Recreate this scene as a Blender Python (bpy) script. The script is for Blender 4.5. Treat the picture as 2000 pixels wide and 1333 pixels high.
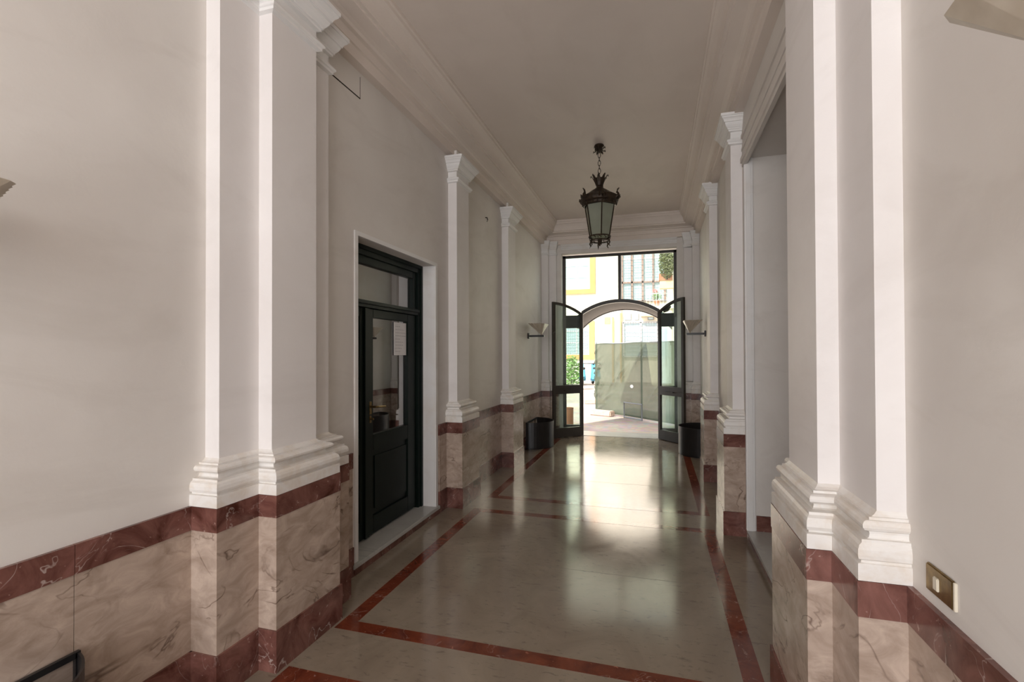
import bpy, bmesh, math, random
from mathutils import Vector, Matrix
random.seed(7)
for o in list(bpy.data.objects): bpy.data.objects.remove(o)
SC = bpy.context.scene
COL = SC.collection
PI = math.pi

# ---------------------------------------------------------------- camera
cam_d = bpy.data.cameras.new('camera'); cam = bpy.data.objects.new('camera', cam_d); COL.objects.link(cam)
SC.camera = cam
YAW, PITCH, ROLL = 0.2870, 0.0095, 0.0035
fw = Vector((-math.sin(YAW)*math.cos(PITCH), math.cos(YAW)*math.cos(PITCH), math.sin(PITCH)))
rt = Vector((math.cos(YAW), math.sin(YAW), 0)); up = rt.cross(fw)
r2 = rt*math.cos(ROLL) - up*math.sin(ROLL); u2 = up*math.cos(ROLL) + rt*math.sin(ROLL)
M = Matrix((r2, u2, -fw)).transposed().to_4x4(); M.translation = (0, 0, 1.5)
cam.matrix_world = M
cam_d.sensor_fit = 'HORIZONTAL'; cam_d.sensor_width = 36.0
cam_d.lens = 953.2*36/2000; cam_d.shift_y = (682.26-666.5)/2000
cam_d.clip_start = 0.02; cam_d.clip_end = 300

# ---------------------------------------------------------------- world, sun, daylight of the street entrance
w = bpy.data.worlds.new('sky_world'); SC.world = w; w.use_nodes = True
nt = w.node_tree; nt.nodes.clear()
bg = nt.nodes.new('ShaderNodeBackground'); wo = nt.nodes.new('ShaderNodeOutputWorld')
sky = nt.nodes.new('ShaderNodeTexSky'); sky.sky_type = 'HOSEK_WILKIE'; sky.turbidity = 4.0
sky.sun_direction = Vector((-0.35, -0.55, 0.75)).normalized()
mixw = nt.nodes.new('ShaderNodeMix'); mixw.data_type = 'RGBA'; mixw.inputs[0].default_value = 0.75
nt.links.new(sky.outputs[0], mixw.inputs[6]); mixw.inputs[7].default_value = (0.95, 0.98, 1.0, 1)
nt.links.new(mixw.outputs[2], bg.inputs[0]); bg.inputs[1].default_value = 2.6
nt.links.new(bg.outputs[0], wo.inputs[0])

sd = bpy.data.lights.new('sun', 'SUN'); sun = bpy.data.objects.new('sun', sd); COL.objects.link(sun)
sd.energy = 8.0; sd.angle = 0.02; sd.color = (1.0, 0.95, 0.86)
sun.rotation_euler = Vector((0.35, 0.55, -0.75)).to_track_quat('-Z', 'Y').to_euler()

def area(name, loc, tgt, sx, sy, e, col):
    l = bpy.data.lights.new(name, 'AREA'); l.shape = 'RECTANGLE'; l.size = sx; l.size_y = sy; l.energy = e; l.color = col
    o = bpy.data.objects.new(name, l); COL.objects.link(o); o.location = loc
    o.rotation_euler = (Vector(tgt)-Vector(loc)).to_track_quat('-Z', 'Y').to_euler(); return o
area('street_entrance_daylight', (-0.62, -2.5, 1.9), (-0.62, 5, 2.1), 2.4, 3.2, 121.0, (0.97, 0.965, 1.0))
area('courtyard_doorway_daylight', (-0.62, 11.2, 2.0), (-0.62, 5, 2.9), 2.6, 2.4, 72.0, (1.0, 0.86, 0.69))

vs = SC.view_settings
vs.view_transform = 'Standard'; vs.look = 'None'; vs.gamma = 1; vs.exposure = 0.0; vs.use_curve_mapping = False

# ---------------------------------------------------------------- materials
def nodes(name):
    m = bpy.data.materials.new(name); m.use_nodes = True; t = m.node_tree
    return m, t, t.nodes['Principled BSDF']
def coords(t, scale=(1,1,1)):
    tc = t.nodes.new('ShaderNodeTexCoord'); mp = t.nodes.new('ShaderNodeMapping'); mp.inputs['Scale'].default_value = scale
    t.links.new(tc.outputs['Object'], mp.inputs[0]); return mp.outputs[0]
def noise(t, v, scale, detail=4, rough=.5, dist=0):
    n = t.nodes.new('ShaderNodeTexNoise'); n.inputs['Scale'].default_value = scale; n.inputs['Detail'].default_value = detail
    n.inputs['Roughness'].default_value = rough; n.inputs['Distortion'].default_value = dist
    t.links.new(v, n.inputs['Vector']); return n.outputs['Fac']
def ramp(t, fac, stops):
    r = t.nodes.new('ShaderNodeValToRGB'); e = r.color_ramp.elements
    e[0].position, e[0].color = stops[0][0], (*stops[0][1], 1); e[1].position, e[1].color = stops[1][0], (*stops[1][1], 1)
    for p, c in stops[2:]:
        q = e.new(p); q.color = (*c, 1)
    t.links.new(fac, r.inputs[0]); return r.outputs[0]
def mix(t, fac, a, b, mode='MIX'):
    m = t.nodes.new('ShaderNodeMix'); m.data_type = 'RGBA'; m.blend_type = mode
    for i, x in ((0, fac), (6, a), (7, b)):
        if isinstance(x, (int, float)): m.inputs[i].default_value = x
        elif isinstance(x, tuple): m.inputs[i].default_value = (*x, 1)
        else: t.links.new(x, m.inputs[i])
    return m.outputs[2]
def bump(t, b, h, s, d=.01):
    n = t.nodes.new('ShaderNodeBump'); n.inputs['Strength'].default_value = s; n.inputs['Distance'].default_value = d
    t.links.new(h, n.inputs['Height']); t.links.new(n.outputs[0], b.inputs['Normal'])
def plain(name, c, rough=.5, metal=0, spec=.5):
    m, t, b = nodes(name); b.inputs['Base Color'].default_value = (*c, 1); b.inputs['Roughness'].default_value = rough
    b.inputs['Metallic'].default_value = metal; b.inputs['Specular IOR Level'].default_value = spec
    return m
def mottled(name, c1, c2, scale=6, rough=.6, metal=0, bs=0.0, spec=.5, detail=5):
    m, t, b = nodes(name); v = coords(t); f = noise(t, v, scale, detail, .6)
    t.links.new(ramp(t, f, [(.3, c1), (.7, c2)]), b.inputs['Base Color'])
    b.inputs['Roughness'].default_value = rough; b.inputs['Metallic'].default_value = metal; b.inputs['Specular IOR Level'].default_value = spec
    if bs: bump(t, b, f, bs)
    return m
def plaster(name, a, c, stain):
    m, t, b = nodes(name); v = coords(t)
    f = noise(t, v, 1.1, 5, .55, .6); big = ramp(t, f, [(.3, a), (.72, c)])
    v2 = coords(t, (1, .45, 1.5)); s = noise(t, v2, 1.7, 6, .62, 1.4)
    sm = ramp(t, s, [(.50, (0, 0, 0)), (.75, (1, 1, 1))])
    mm = t.nodes.new('ShaderNodeMath'); mm.operation = 'MULTIPLY'; mm.inputs[1].default_value = .5; t.links.new(sm, mm.inputs[0])
    col = mix(t, mm.outputs[0], big, stain)
    t.links.new(col, b.inputs['Base Color']); b.inputs['Roughness'].default_value = .62; b.inputs['Specular IOR Level'].default_value = .3
    h = noise(t, v, 14, 5, .6); bump(t, b, h, .12, .01)
    return m
def marble(name, base1, base2, vein, vs_=2.2, vw=.03, rough=.25, vmix=.7, spot=None, scale=3.0, stretch=(1,1,1)):
    m, t, b = nodes(name); v = coords(t, stretch)
    f = noise(t, v, scale, 8, .62, .8); col = ramp(t, f, [(.30, base1), (.70, base2)])
    # veins: thin contour of a distorted noise
    n = noise(t, v, vs_, 4, .55, 1.2)
    s = t.nodes.new('ShaderNodeMath'); s.operation = 'SUBTRACT'; s.inputs[1].default_value = .5; t.links.new(n, s.inputs[0])
    a = t.nodes.new('ShaderNodeMath'); a.operation = 'ABSOLUTE'; t.links.new(s.outputs[0], a.inputs[0])
    k = ramp(t, a.outputs[0], [(0.0, (1,1,1)), (vw, (0,0,0))])
    br = noise(t, v, vs_*2.3, 3, .5); brk = ramp(t, br, [(.42, (0,0,0)), (.62, (1,1,1))])
    kk = mix(t, 1.0, k, brk, 'MULTIPLY')
    mm = t.nodes.new('ShaderNodeMath'); mm.operation = 'MULTIPLY'; mm.inputs[1].default_value = vmix; t.links.new(kk, mm.inputs[0])
    col = mix(t, mm.outputs[0], col, vein)
    if spot:
        g = noise(t, v, 34, 3, .6, .4); gs = ramp(t, g, [(.66, (0,0,0)), (.72, (1,1,1))]); col = mix(t, gs, col, spot)
    t.links.new(col, b.inputs['Base Color']); b.inputs['Roughness'].default_value = rough; b.inputs['Specular IOR Level'].default_value = .5
    return m
def glassy(name, tint=(.9,.97,.93), haze=0.05, rough=.02, f0=.045):
    m, t, b = nodes(name); t.nodes.remove(b); out = t.nodes['Material Output']
    tr = t.nodes.new('ShaderNodeBsdfTransparent'); tr.inputs[0].default_value = (*tint, 1)
    gl = t.nodes.new('ShaderNodeBsdfGlossy'); gl.inputs['Roughness'].default_value = rough
    df = t.nodes.new('ShaderNodeBsdfDiffuse'); df.inputs[0].default_value = (.75, .8, .75, 1)
    lw = t.nodes.new('ShaderNodeLayerWeight'); lw.inputs[0].default_value = .5
    pw = t.nodes.new('ShaderNodeMath'); pw.operation = 'POWER'; pw.inputs[1].default_value = 5; t.links.new(lw.outputs['Facing'], pw.inputs[0])
    fr = t.nodes.new('ShaderNodeMath'); fr.operation = 'MULTIPLY_ADD'; fr.inputs[1].default_value = 1-f0; fr.inputs[2].default_value = f0; t.links.new(pw.outputs[0], fr.inputs[0])
    a = t.nodes.new('ShaderNodeMixShader'); a.inputs[0].default_value = haze
    t.links.new(tr.outputs[0], a.inputs[1]); t.links.new(df.outputs[0], a.inputs[2])
    c = t.nodes.new('ShaderNodeMixShader'); t.links.new(fr.outputs[0], c.inputs[0]); t.links.new(a.outputs[0], c.inputs[1]); t.links.new(gl.outputs[0], c.inputs[2])
    t.links.new(c.outputs[0], out.inputs[0]); return m

PL = plaster('aged_white_plaster', (.69, .648, .605), (.78, .745, .70), (.585, .54, .49))
CEIL = plaster('ceiling_plaster', (.72, .64, .575), (.78, .70, .635), (.66, .58, .515))
TRIMW = plaster('moulding_plaster', (.78, .765, .745), (.84, .83, .815), (.68, .61, .53))
def soiled(name):
    m, t, b = nodes(name); v = coords(t)
    f = noise(t, v, 9, 6, .65, .5); col = ramp(t, f, [(.34, (.72, .65, .57)), (.56, (.80, .77, .73))])
    t.links.new(col, b.inputs['Base Color']); b.inputs['Roughness'].default_value = .5; bump(t, b, f, .1, .004); return m
BASEM = soiled('soiled_base_plaster')
MB = marble('beige_marble', (.33, .245, .19), (.56, .445, .365), (.15, .10, .075), 2.6, .017, .2, .95, scale=9, stretch=(1, .75, 1.5))
MR = marble('red_marble', (.06, .016, .010), (.26, .118, .095), (.60, .50, .45), 3.2, .007, .18, .65, spot=(.38, .25, .21), scale=6)
FLB = marble('red_floor_marble', (.085, .015, .007), (.21, .050, .022), (.6, .42, .34), 4.0, .006, .12, .5, spot=(.36, .12, .07), scale=7)
def floor_mat():
    m, t, b = nodes('polished_greige_floor'); v = coords(t, (1, .8, 1))
    f = noise(t, v, 2.2, 8, .62, .9); col = ramp(t, f, [(.3, (.205, .160, .118)), (.7, (.30, .245, .185))])
    g = noise(t, coords(t, (1.5, 4, 1)), 9, 5, .7, .6); sm = ramp(t, g, [(.57, (0, 0, 0)), (.68, (1, 1, 1))])
    mm = t.nodes.new('ShaderNodeMath'); mm.operation = 'MULTIPLY'; mm.inputs[1].default_value = .55; t.links.new(sm, mm.inputs[0])
    col = mix(t, mm.outputs[0], col, (.10, .08, .06))
    t.links.new(col, b.inputs['Base Color'])
    rr = ramp(t, f, [(.3, (.10, .10, .10)), (.7, (.17, .17, .17))]); t.links.new(rr, b.inputs['Roughness'])
    b.inputs['Specular IOR Level'].default_value = .42
    h = noise(t, v, 1.6, 2, .4); bump(t, b, h, .10, .01)
    return m
FL = floor_mat()
WM = marble('grey_white_step_marble', (.42, .41, .38), (.54, .53, .50), (.30, .30, .29), 2.0, .03, .25, .4, scale=2)
DOORG = mottled('green_black_paint', (.003, .008, .006), (.006, .012, .009), 12, .38, 0, .03, .2)
BROWN = mottled('dark_brown_painted_metal', (.030, .024, .018), (.045, .036, .027), 14, .42)
BLACK = mottled('black_lacquer', (.012, .011, .011), (.02, .018, .018), 10, .35)
BRASS = mottled('aged_brass', (.16, .10, .035), (.30, .20, .075), 40, .35, .85)
IRON = mottled('blackened_bronze', (.022, .015, .009), (.060, .038, .022), 30, .5, .5, .1)
GLASS = glassy('clear_pane', (.93, .98, .95), .03)
GLASSD = glassy('door_pane', (.55, .50, .48), .02, .01, .42)
def frosted():
    m, t, b = nodes('frosted_green_glass'); v = coords(t); f = noise(t, v, 8, 3)
    t.links.new(ramp(t, f, [(.3, (.40, .43, .33)), (.7, (.50, .53, .42))]), b.inputs['Base Color'])
    b.inputs['Roughness'].default_value = .3; b.inputs['Transmission Weight'].default_value = .55; return m
FROST = frosted()
def shade_mat():
    m, t, b = nodes('pleated_opal_glass'); v = coords(t); f = noise(t, v, 20, 3)
    t.links.new(ramp(t, f, [(.3, (.50, .43, .34)), (.7, (.62, .55, .45))]), b.inputs['Base Color'])
    b.inputs['Roughness'].default_value = .4; b.inputs['Transmission Weight'].default_value = .15; return m
SHADE = shade_mat()
PAPER = mottled('paper', (.82, .80, .79), (.88, .86, .85), 20, .8)
INK = plain('grey_ink', (.25, .24, .26), .8)
PLASTIC = plain('ivory_plastic', (.68, .62, .5), .4)
CURT = mottled('terracotta_curtain', (.20, .075, .055), (.27, .11, .08), 5, .9)
DARKG = plain('dark_gap', (.03, .022, .016), .9)

# ---------------------------------------------------------------- mesh helpers
def new(name, bm, m, parent=None, smooth=False):
    bmesh.ops.recalc_face_normals(bm, faces=bm.faces)
    me = bpy.data.meshes.new(name); bm.to_mesh(me); bm.free()
    for x in (m if isinstance(m, (list, tuple)) else [m]): me.materials.append(x)
    if smooth:
        for p in me.polygons: p.use_smooth = True
    o = bpy.data.objects.new(name, me); COL.objects.link(o)
    if parent:
        o.parent = parent
        o.matrix_parent_inverse = Matrix.Translation(-world_loc(parent))
    return o
def world_loc(o):
    v = Vector((0, 0, 0)); 
    if o.type == 'EMPTY': v = Vector(o.location)
    return v
def box(bm, x0, x1, y0, y1, z0, z1):
    vs_ = [bm.verts.new((x, y, z)) for x in (x0, x1) for y in (y0, y1) for z in (z0, z1)]
    for f in ((0,1,3,2), (4,6,7,5), (0,4,5,1), (2,3,7,6), (0,2,6,4), (1,5,7,3)): bm.faces.new([vs_[i] for i in f])
    return vs_
def bxo(name, b, m, parent=None, bev=0):
    bm = bmesh.new()
    for q in (b if isinstance(b, list) else [b]): box(bm, *q)
    if bev: bmesh.ops.bevel(bm, geom=bm.edges[:], offset=bev, segments=2, affect='EDGES')
    return new(name, bm, m, parent)
def prism(bm, pts, z0, z1):
    a = [bm.verts.new((x, y, z0)) for x, y in pts]; b = [bm.verts.new((x, y, z1)) for x, y in pts]; n = len(pts)
    bm.faces.new(a); bm.faces.new(b)
    for i in range(n): bm.faces.new((a[i], a[(i+1) % n], b[(i+1) % n], b[i]))
def loft(bm, P0, P1, prof, cap=True):
    """wall-hugging moulding: P0 is the shaft outline, P1 the plinth outline, profile (t, z)"""
    rows = []
    for t, z in prof:
        rows.append([bm.verts.new((a[0]+(b[0]-a[0])*t, a[1]+(b[1]-a[1])*t, z)) for a, b in zip(P0, P1)])
    for r0, r1 in zip(rows, rows[1:]):
        for i in range(len(r0)-1): bm.faces.new((r0[i], r0[i+1], r1[i+1], r1[i]))
    bm.faces.new(rows[0]); bm.faces.new(rows[-1][::-1])
    for i in (0, -1):
        try: bm.faces.new([r[i] for r in rows] )
        except Exception: pass
    # closing face along the wall
    for r0, r1 in zip(rows, rows[1:]): pass
def offs(P, d):
    """offset an open path to its right side"""
    out = []; n = len(P)
    for i in range(n):
        ns = []
        for j in (i-1, i):
            if 0 <= j < n-1:
                dx, dy = P[j+1][0]-P[j][0], P[j+1][1]-P[j][1]; l = math.hypot(dx, dy); ns.append((dy/l, -dx/l))
        if len(ns) == 1: out.append((P[i][0]+ns[0][0]*d, P[i][1]+ns[0][1]*d))
        else:
            sx, sy = ns[0][0]+ns[1][0], ns[0][1]+ns[1][1]; k = 1+ns[0][0]*ns[1][0]+ns[0][1]*ns[1][1]
            out.append((P[i][0]+sx*d/k, P[i][1]+sy*d/k))
    return out
def sweep(bm, path, prof):
    rows = [[bm.verts.new((x, y, z)) for x, y in offs(path, o)] for o, z in prof]
    for r0, r1 in zip(rows, rows[1:]):
        for i in range(len(r0)-1): bm.faces.new((r0[i], r0[i+1], r1[i+1], r1[i]))
    bm.faces.new([r[0] for r in rows]); bm.faces.new([r[-1] for r in rows])
def tube(bm, pts, r, n=8, closed=False):
    rings = []; N = len(pts); pts = [Vector(p) for p in pts]
    for i, p in enumerate(pts):
        a = pts[i-1] if (i or closed) else p; b = pts[(i+1) % N] if (i < N-1 or closed) else p
        d = (b-a).normalized(); h = Vector((0, 0, 1)) if abs(d.z) < .9 else Vector((1, 0, 0))
        u = d.cross(h).normalized(); v = d.cross(u); rr = r[i] if isinstance(r, (list, tuple)) else r
        rings.append([bm.verts.new(p+u*rr*math.cos(2*PI*k/n)+v*rr*math.sin(2*PI*k/n)) for k in range(n)])
    for i in range(N if closed else N-1):
        A, B = rings[i], rings[(i+1) % N]
        for k in range(n): bm.faces.new((A[k], A[(k+1) % n], B[(k+1) % n], B[k]))
    if not closed: bm.faces.new(rings[0]); bm.faces.new(rings[-1])
def lathe(bm, prof, cx=0, cy=0, n=24, rot=0):
    rings = [[bm.verts.new((cx+r*math.cos(rot+2*PI*k/n), cy+r*math.sin(rot+2*PI*k/n), z)) for k in range(n)] for r, z in prof]
    for A, B in zip(rings, rings[1:]):
        for k in range(n): bm.faces.new((A[k], A[(k+1) % n], B[(k+1) % n], B[k]))
    bm.faces.new(rings[0]); bm.faces.new(rings[-1])
def struct(o): o['kind'] = 'structure'; return o
def tag(o, label, cat, group=None):
    o['label'] = label; o['category'] = cat
    if group: o['group'] = group
    return o
def empty(name, loc=(0, 0, 0)):
    o = bpy.data.objects.new(name, None); o.empty_display_size = .1; COL.objects.link(o); o.location = loc; return o
def E(o): o['kind'] = 'structure'; return o

# ---------------------------------------------------------------- levels
C = 3.86; ZD = .831; ZB = .726; ZS = .196
WL, WR = -1.985, .70
# left wall --------------------------------------------------------
wl = E(bxo('wall_left', [(WL-.4, WL, -4.0, 2.935, 0, C), (WL-.4, WL, 2.935, 4.176, 2.325, C), (WL-.4, WL, 4.176, 8.8, 0, C)], PL))
bm = bmesh.new()
def dado_boxes(x0, x1, segs, z0, z1, gap=.0012):
    out = []
    for a, b, L in segs:
        n = max(1, round((b-a)/L)); s = (b-a)/n
        for i in range(n): out.append((x0, x1, a+i*s+gap, a+(i+1)*s-gap, z0, z1))
    return out
LSEG = [(-4.0, 1.22, .86), (1.22, 1.7, .75), (2.6, 2.87, 1), (4.24, 4.45, 1), (4.85, 6.22, .7), (6.63, 8.66, .7)]
bxo('marble_dado', dado_boxes(WL, WL+.012, LSEG, ZS, ZB), MB, wl)
bxo('red_dado_band', dado_boxes(WL, WL+.016, [(a, b, 3) for a, b, l in LSEG], ZB, ZD), MR, wl)
E(bxo('baseboard_left', dado_boxes(WL, WL+.022, [(a, b, 3) for a, b, l in LSEG], 0, ZS), MR))
# right wall -------------------------------------------------------
wr = E(bxo('wall_right', [(WR, WR+.35, -4.0, 2.60, 0, C), (WR, WR+.35, 2.60, 4.30, 3.07, C), (WR, WR+.35, 4.30, 8.8, 0, C)], PL))
RSEG = [(-4.0, 1.69, .9), (4.82, 6.15, .7), (6.55, 8.6, .7)]
bxo('marble_dado', dado_boxes(WR-.012, WR, RSEG, ZS, ZB), MB, wr)
bxo('red_dado_band', dado_boxes(WR-.016, WR, [(a, b, 3) for a, b, l in RSEG], ZB, ZD), MR, wr)
E(bxo('baseboard_right', dado_boxes(WR-.022, WR, [(a, b, 3) for a, b, l in RSEG], 0, ZS), MR))
# side passage off the right wall
ps = E(bxo('wall_passage', [(WR+.35, 3.6, 4.30, 4.42, 0, 3.2), (WR+.35, 3.6, 2.48, 2.60, 0, 3.2), (3.5, 3.6, 2.6, 4.3, 0, 3.2)], PL))
E(bxo('ceiling_passage', (WR+.35, 3.6, 2.60, 4.30, 3.07, 3.2), CEIL))
E(bxo('floor_passage_step', (WR-.012, 3.6, 2.60, 4.30, .055, .078), WM))
E(bxo('trim_passage_riser', (WR, WR+.03, 2.60, 4.30, 0, .055), MR))
E(bxo('baseboard_passage', (WR+.06, 3.5, 4.288, 4.30, .078, .20), MR))
bm = bmesh.new()
box(bm, WR-.006, WR+.052, 4.288, 4.2995, .078, 3.0695); box(bm, WR-.012, WR-.0005, 4.29, 4.325, .078, 3.0695); box(bm, WR-.002, WR+.035, 4.282, 4.2875, .078, 3.0695)
E(new('trim_1', bm, TRIMW))
bm = bmesh.new()   # architrave over the passage opening
for (o, z0, z1) in ((.018, 3.02, 3.05), (.030, 3.05, 3.09), (.014, 3.09, 3.15), (.022, 3.15, 3.17), (.012, 3.17, 3.25), (.024, 3.25, 3.28)):
    box(bm, WR-o, WR+.01, 2.62, 4.35, z0, z1)
E(new('trim_2', bm, PL))
# end wall ---------------------------------------------------------
OX0, OX1, OZ = -1.65, .352, 3.325
we = E(bxo('wall_end', [(WL-.4, OX0, 8.8, 9.1, 0, C+.3), (OX1, WR+.35, 8.8, 9.1, 0, C+.3), (OX0, OX1, 8.8, 9.1, OZ, C+.3)], PL))
E(bxo('wall_back', [(WL-.4, -1.75, -4.3, -4.0, 0, C), (.55, WR+.35, -4.3, -4.0, 0, C), (-1.75, .55, -4.3, -4.0, 3.3, C)], PL))
E(bxo('ceiling', (WL-.4, WR+.35, -4.3, 9.1, C, C+.5), CEIL))
# floor ------------------------------------------------------------
fl = E(bxo('floor', (WL-.4, WR+.35, -4.3, 8.935, -.2, 0), FL))
XL0, XL1, XR0, XR1 = -1.702, -1.612, .372, .464
T = .0008
bm = bmesh.new()
def fbox(x0, x1, y0, y1): box(bm, x0, x1, y0, y1, -.01, T)
def frame(y0, y1):
    fbox(XL0, XL1, y0, y1); fbox(XR0, XR1, y0, y1); fbox(XL1, XR0, y0, y0+.09)
    if y1 < 8: fbox(XL1, XR0, y1-.09, y1)
frame(2.303, 4.462); frame(4.828, 8.474); frame(-2.0, 1.96)
new('red_marble_inlay', bm, FLB, fl)
bxo('expansion_joint', (-1.80, .55, 8.470, 8.478, -.01, T), plain('joint_brown', (.12, .07, .045), .5), fl)
bm = bmesh.new()
for y in (1.0, 3.38, 5.75, 6.7, 7.6): box(bm, XL1, XR0, y-.001, y+.001, -.01, T*.6)
new('slab_joint', bm, plain('joint_grey', (.13, .105, .08), .5), fl)
E(bxo('floor_threshold', (OX0, OX1, 8.935, 9.45, -.2, .004), WM))

# cornice ----------------------------------------------------------
CP = [(0, 3.48), (.066, 3.48), (.068, 3.555), (.080, 3.56), (.080, 3.62), (.105, 3.625), (.115, 3.64), (.14, 3.65), (.18, 3.658), (.22, 3.665), (.222, 3.682), (.245, 3.684),
      (.247, 3.70), (.252, 3.72), (.262, 3.75), (.285, 3.785), (.305, 3.80), (.308, 3.825), (.320, 3.83), (.320, 3.865)]
bm = bmesh.new(); sweep(bm, [(WL, -4.0), (WL, 8.8), (WR, 8.8), (WR, -4.0)], CP)
E(new('trim_3', bm, CEIL))
bm = bmesh.new(); sweep(bm, [(OX0+.0, 8.8), (OX1, 8.8)], [(0, 3.385), (.015, 3.385), (.018, 3.41), (.026, 3.415), (.026, 3.44), (.045, 3.455), (.062, 3.48), (0, 3.48)])
E(new('trim_4', bm, TRIMW))

# ---------------------------------------------------------------- pilasters
BASE = [(1.0, ZD), (1.0, .895), (.93, .905), (.97, .915), (1.0, .93), (.985, .95), (.90, .968), (.72, .978), (.70, .988), (.60, .99), (.55, .995),
        (.38, 1.000), (.34, 1.008), (.36, 1.018)]
BASE = [(1.0, ZD), (1.0, .888), (.90, .892), (.90, .896), (.99, .902), (1.0, .915), (.97, .933), (.88, .945), (.70, .952), (.70, .960), (.46, .962), (.42, .968),
        (.40, .980), (.46, .986), (.60, .988), (.68, .996), (.68, 1.008), (.60, 1.018), (.42, 1.022), (.42, 1.030), (.28, 1.031), (.12, 1.040), (0, 1.05)]
BASE = [(1.0, ZD), (1.0, .880), (.995, .886), (.84, .888), (.84, .896), (.96, .900), (1.0, .912), (.99, .930), (.93, .944), (.80, .952), (.80, .962), (.50, .963), (.42, .967),
        (.38, .978), (.42, .986), (.50, .988), (.62, .990), (.72, .998), (.74, 1.008), (.68, 1.018), (.58, 1.022), (.40, 1.023), (.40, 1.032), (.26, 1.033), (.12, 1.040), (0, 1.05)]
BASE = [(t, ZD+(z-ZD)*(1.03-ZD)/(1.05-ZD)) for t, z in BASE]
CAP = [(0, 3.205), (.25, 3.212), (.25, 3.226), (.34, 3.231), (.40, 3.24), (.34, 3.251), (.06, 3.255), (.06, 3.262), (0, 3.268), (0, 3.318), (.22, 3.322), (.22, 3.334), (.32, 3.337), (.32, 3.345),
       (.40, 3.352), (.52, 3.366), (.60, 3.382), (.60, 3.389), (.70, 3.391), (.72, 3.400), (.80, 3.412), (.94, 3.422), (.96, 3.428), (.96, 3.431), (1.05, 3.433), (1.05, 3.455), (0, 3.456)]
def pilaster(shaft, dado, label, group=None, cap_dz=0, wallx=None):
    cx = sum(p[0] for p in shaft)/len(shaft); cy = sum(p[1] for p in shaft)/len(shaft)
    r = empty('pilaster', (cx, cy, 0)); tag(r, label, 'pilaster', group)
    bm = bmesh.new(); prism(bm, shaft, 1.03, 3.205+cap_dz); new('shaft', bm, PILM, r)
    bm = bmesh.new(); prism(bm, shaft, 3.45+cap_dz, 3.53); new('block', bm, PL, r)
    bm = bmesh.new(); loft(bm, shaft, dado, BASE); new('base_moulding', bm, BASEM, r)
    bm = bmesh.new(); loft(bm, shaft, dado, [(t, z+cap_dz) for t, z in CAP]); new('capital', bm, TRIMW, r)
    bm = bmesh.new(); prism(bm, dado, ZS, ZB); new('marble_pedestal', bm, MB, r)
    d2 = [(p[0]*1.0, p[1]) for p in offs(dado, .003)]
    bm = bmesh.new(); prism(bm, d2, ZB, ZD-.001); new('red_marble_band', bm, MR, r)
    d3 = offs(dado, .010)
    bm = bmesh.new(); prism(bm, d3, 0, ZS); new('red_marble_skirting', bm, MR, r)
    return r
PILM = plaster('pilaster_plaster', (.75, .71, .685), (.83, .80, .78), (.68, .64, .61))
e = .0005
# left pier (stepped)
sh = [(WL-e, 1.752), (-1.905, 1.752), (-1.905, 1.982), (-1.825, 1.982), (-1.825, 2.310), (-1.905, 2.310), (-1.905, 2.523), (WL-e, 2.523)]
da = [(WL-e, 1.672), (-1.83, 1.672), (-1.83, 1.905), (-1.727, 1.905), (-1.727, 2.388), (-1.82, 2.388), (-1.82, 2.605), (WL-e, 2.605)]
pilaster(sh, da, 'large stepped white pier nearest on the left wall, before the green door')
for (y0, y1, lab) in ((4.49, 4.81, 'slim white pilaster just beyond the green door on left wall'), (6.257, 6.60, 'slim white pilaster between door-side pilaster and left sconce')):
    sh = [(WL-e, y0), (-1.893, y0), (-1.893, y1), (WL-e, y1)]
    da = [(WL-e, y0-.08), (-1.808, y0-.08), (-1.808, y1+.08), (WL-e, y1+.08)]
    pilaster(sh, da, lab)
sh = [(WR+e, 2.56), (.625, 2.56), (.625, 2.39), (.555, 2.39), (.555, 2.00), (.625, 2.00), (.625, 1.70), (WR+e, 1.70)]
da = [(WR+e, 2.60), (.565, 2.60), (.565, 2.42), (.49, 2.42), (.49, 1.89), (.565, 1.89), (.565, 1.667), (WR+e, 1.667)]
pilaster(sh, da, 'large stepped white pier nearest on the right wall, before side passage')
for (y0, y1, lab) in ((4.45, 4.77, 'slim white pilaster on right wall just beyond side passage'), (6.19, 6.51, 'slim white pilaster on right wall nearest the right-hand sconce')):
    sh = [(WR+e, y1), (.612, y1), (.612, y0), (WR+e, y0)]
    da = [(WR+e, y1+.08), (.533, y1+.08), (.533, y0-.08), (WR+e, y0-.08)]
    pilaster(sh, da, lab, cap_dz=.04)
sh = [(WL-e, 8.62), (-1.862, 8.62), (-1.862, 8.72), (-1.735, 8.72), (-1.735, 8.83)]
da = [(WL-e, 8.575), (-1.83, 8.575), (-1.83, 8.675), (-1.70, 8.675), (-1.70, 8.83)]
pilaster(sh, da, 'folded corner pilaster at left of the courtyard doorway', cap_dz=.08)
sh = [(.462, 8.83), (.462, 8.72), (.590, 8.72), (.590, 8.62), (WR+e, 8.62)]
da = [(.430, 8.83), (.430, 8.675), (.555, 8.675), (.555, 8.575), (WR+e, 8.575)]
pilaster(sh, da, 'folded corner pilaster at right of the courtyard doorway', cap_dz=.08)

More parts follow.
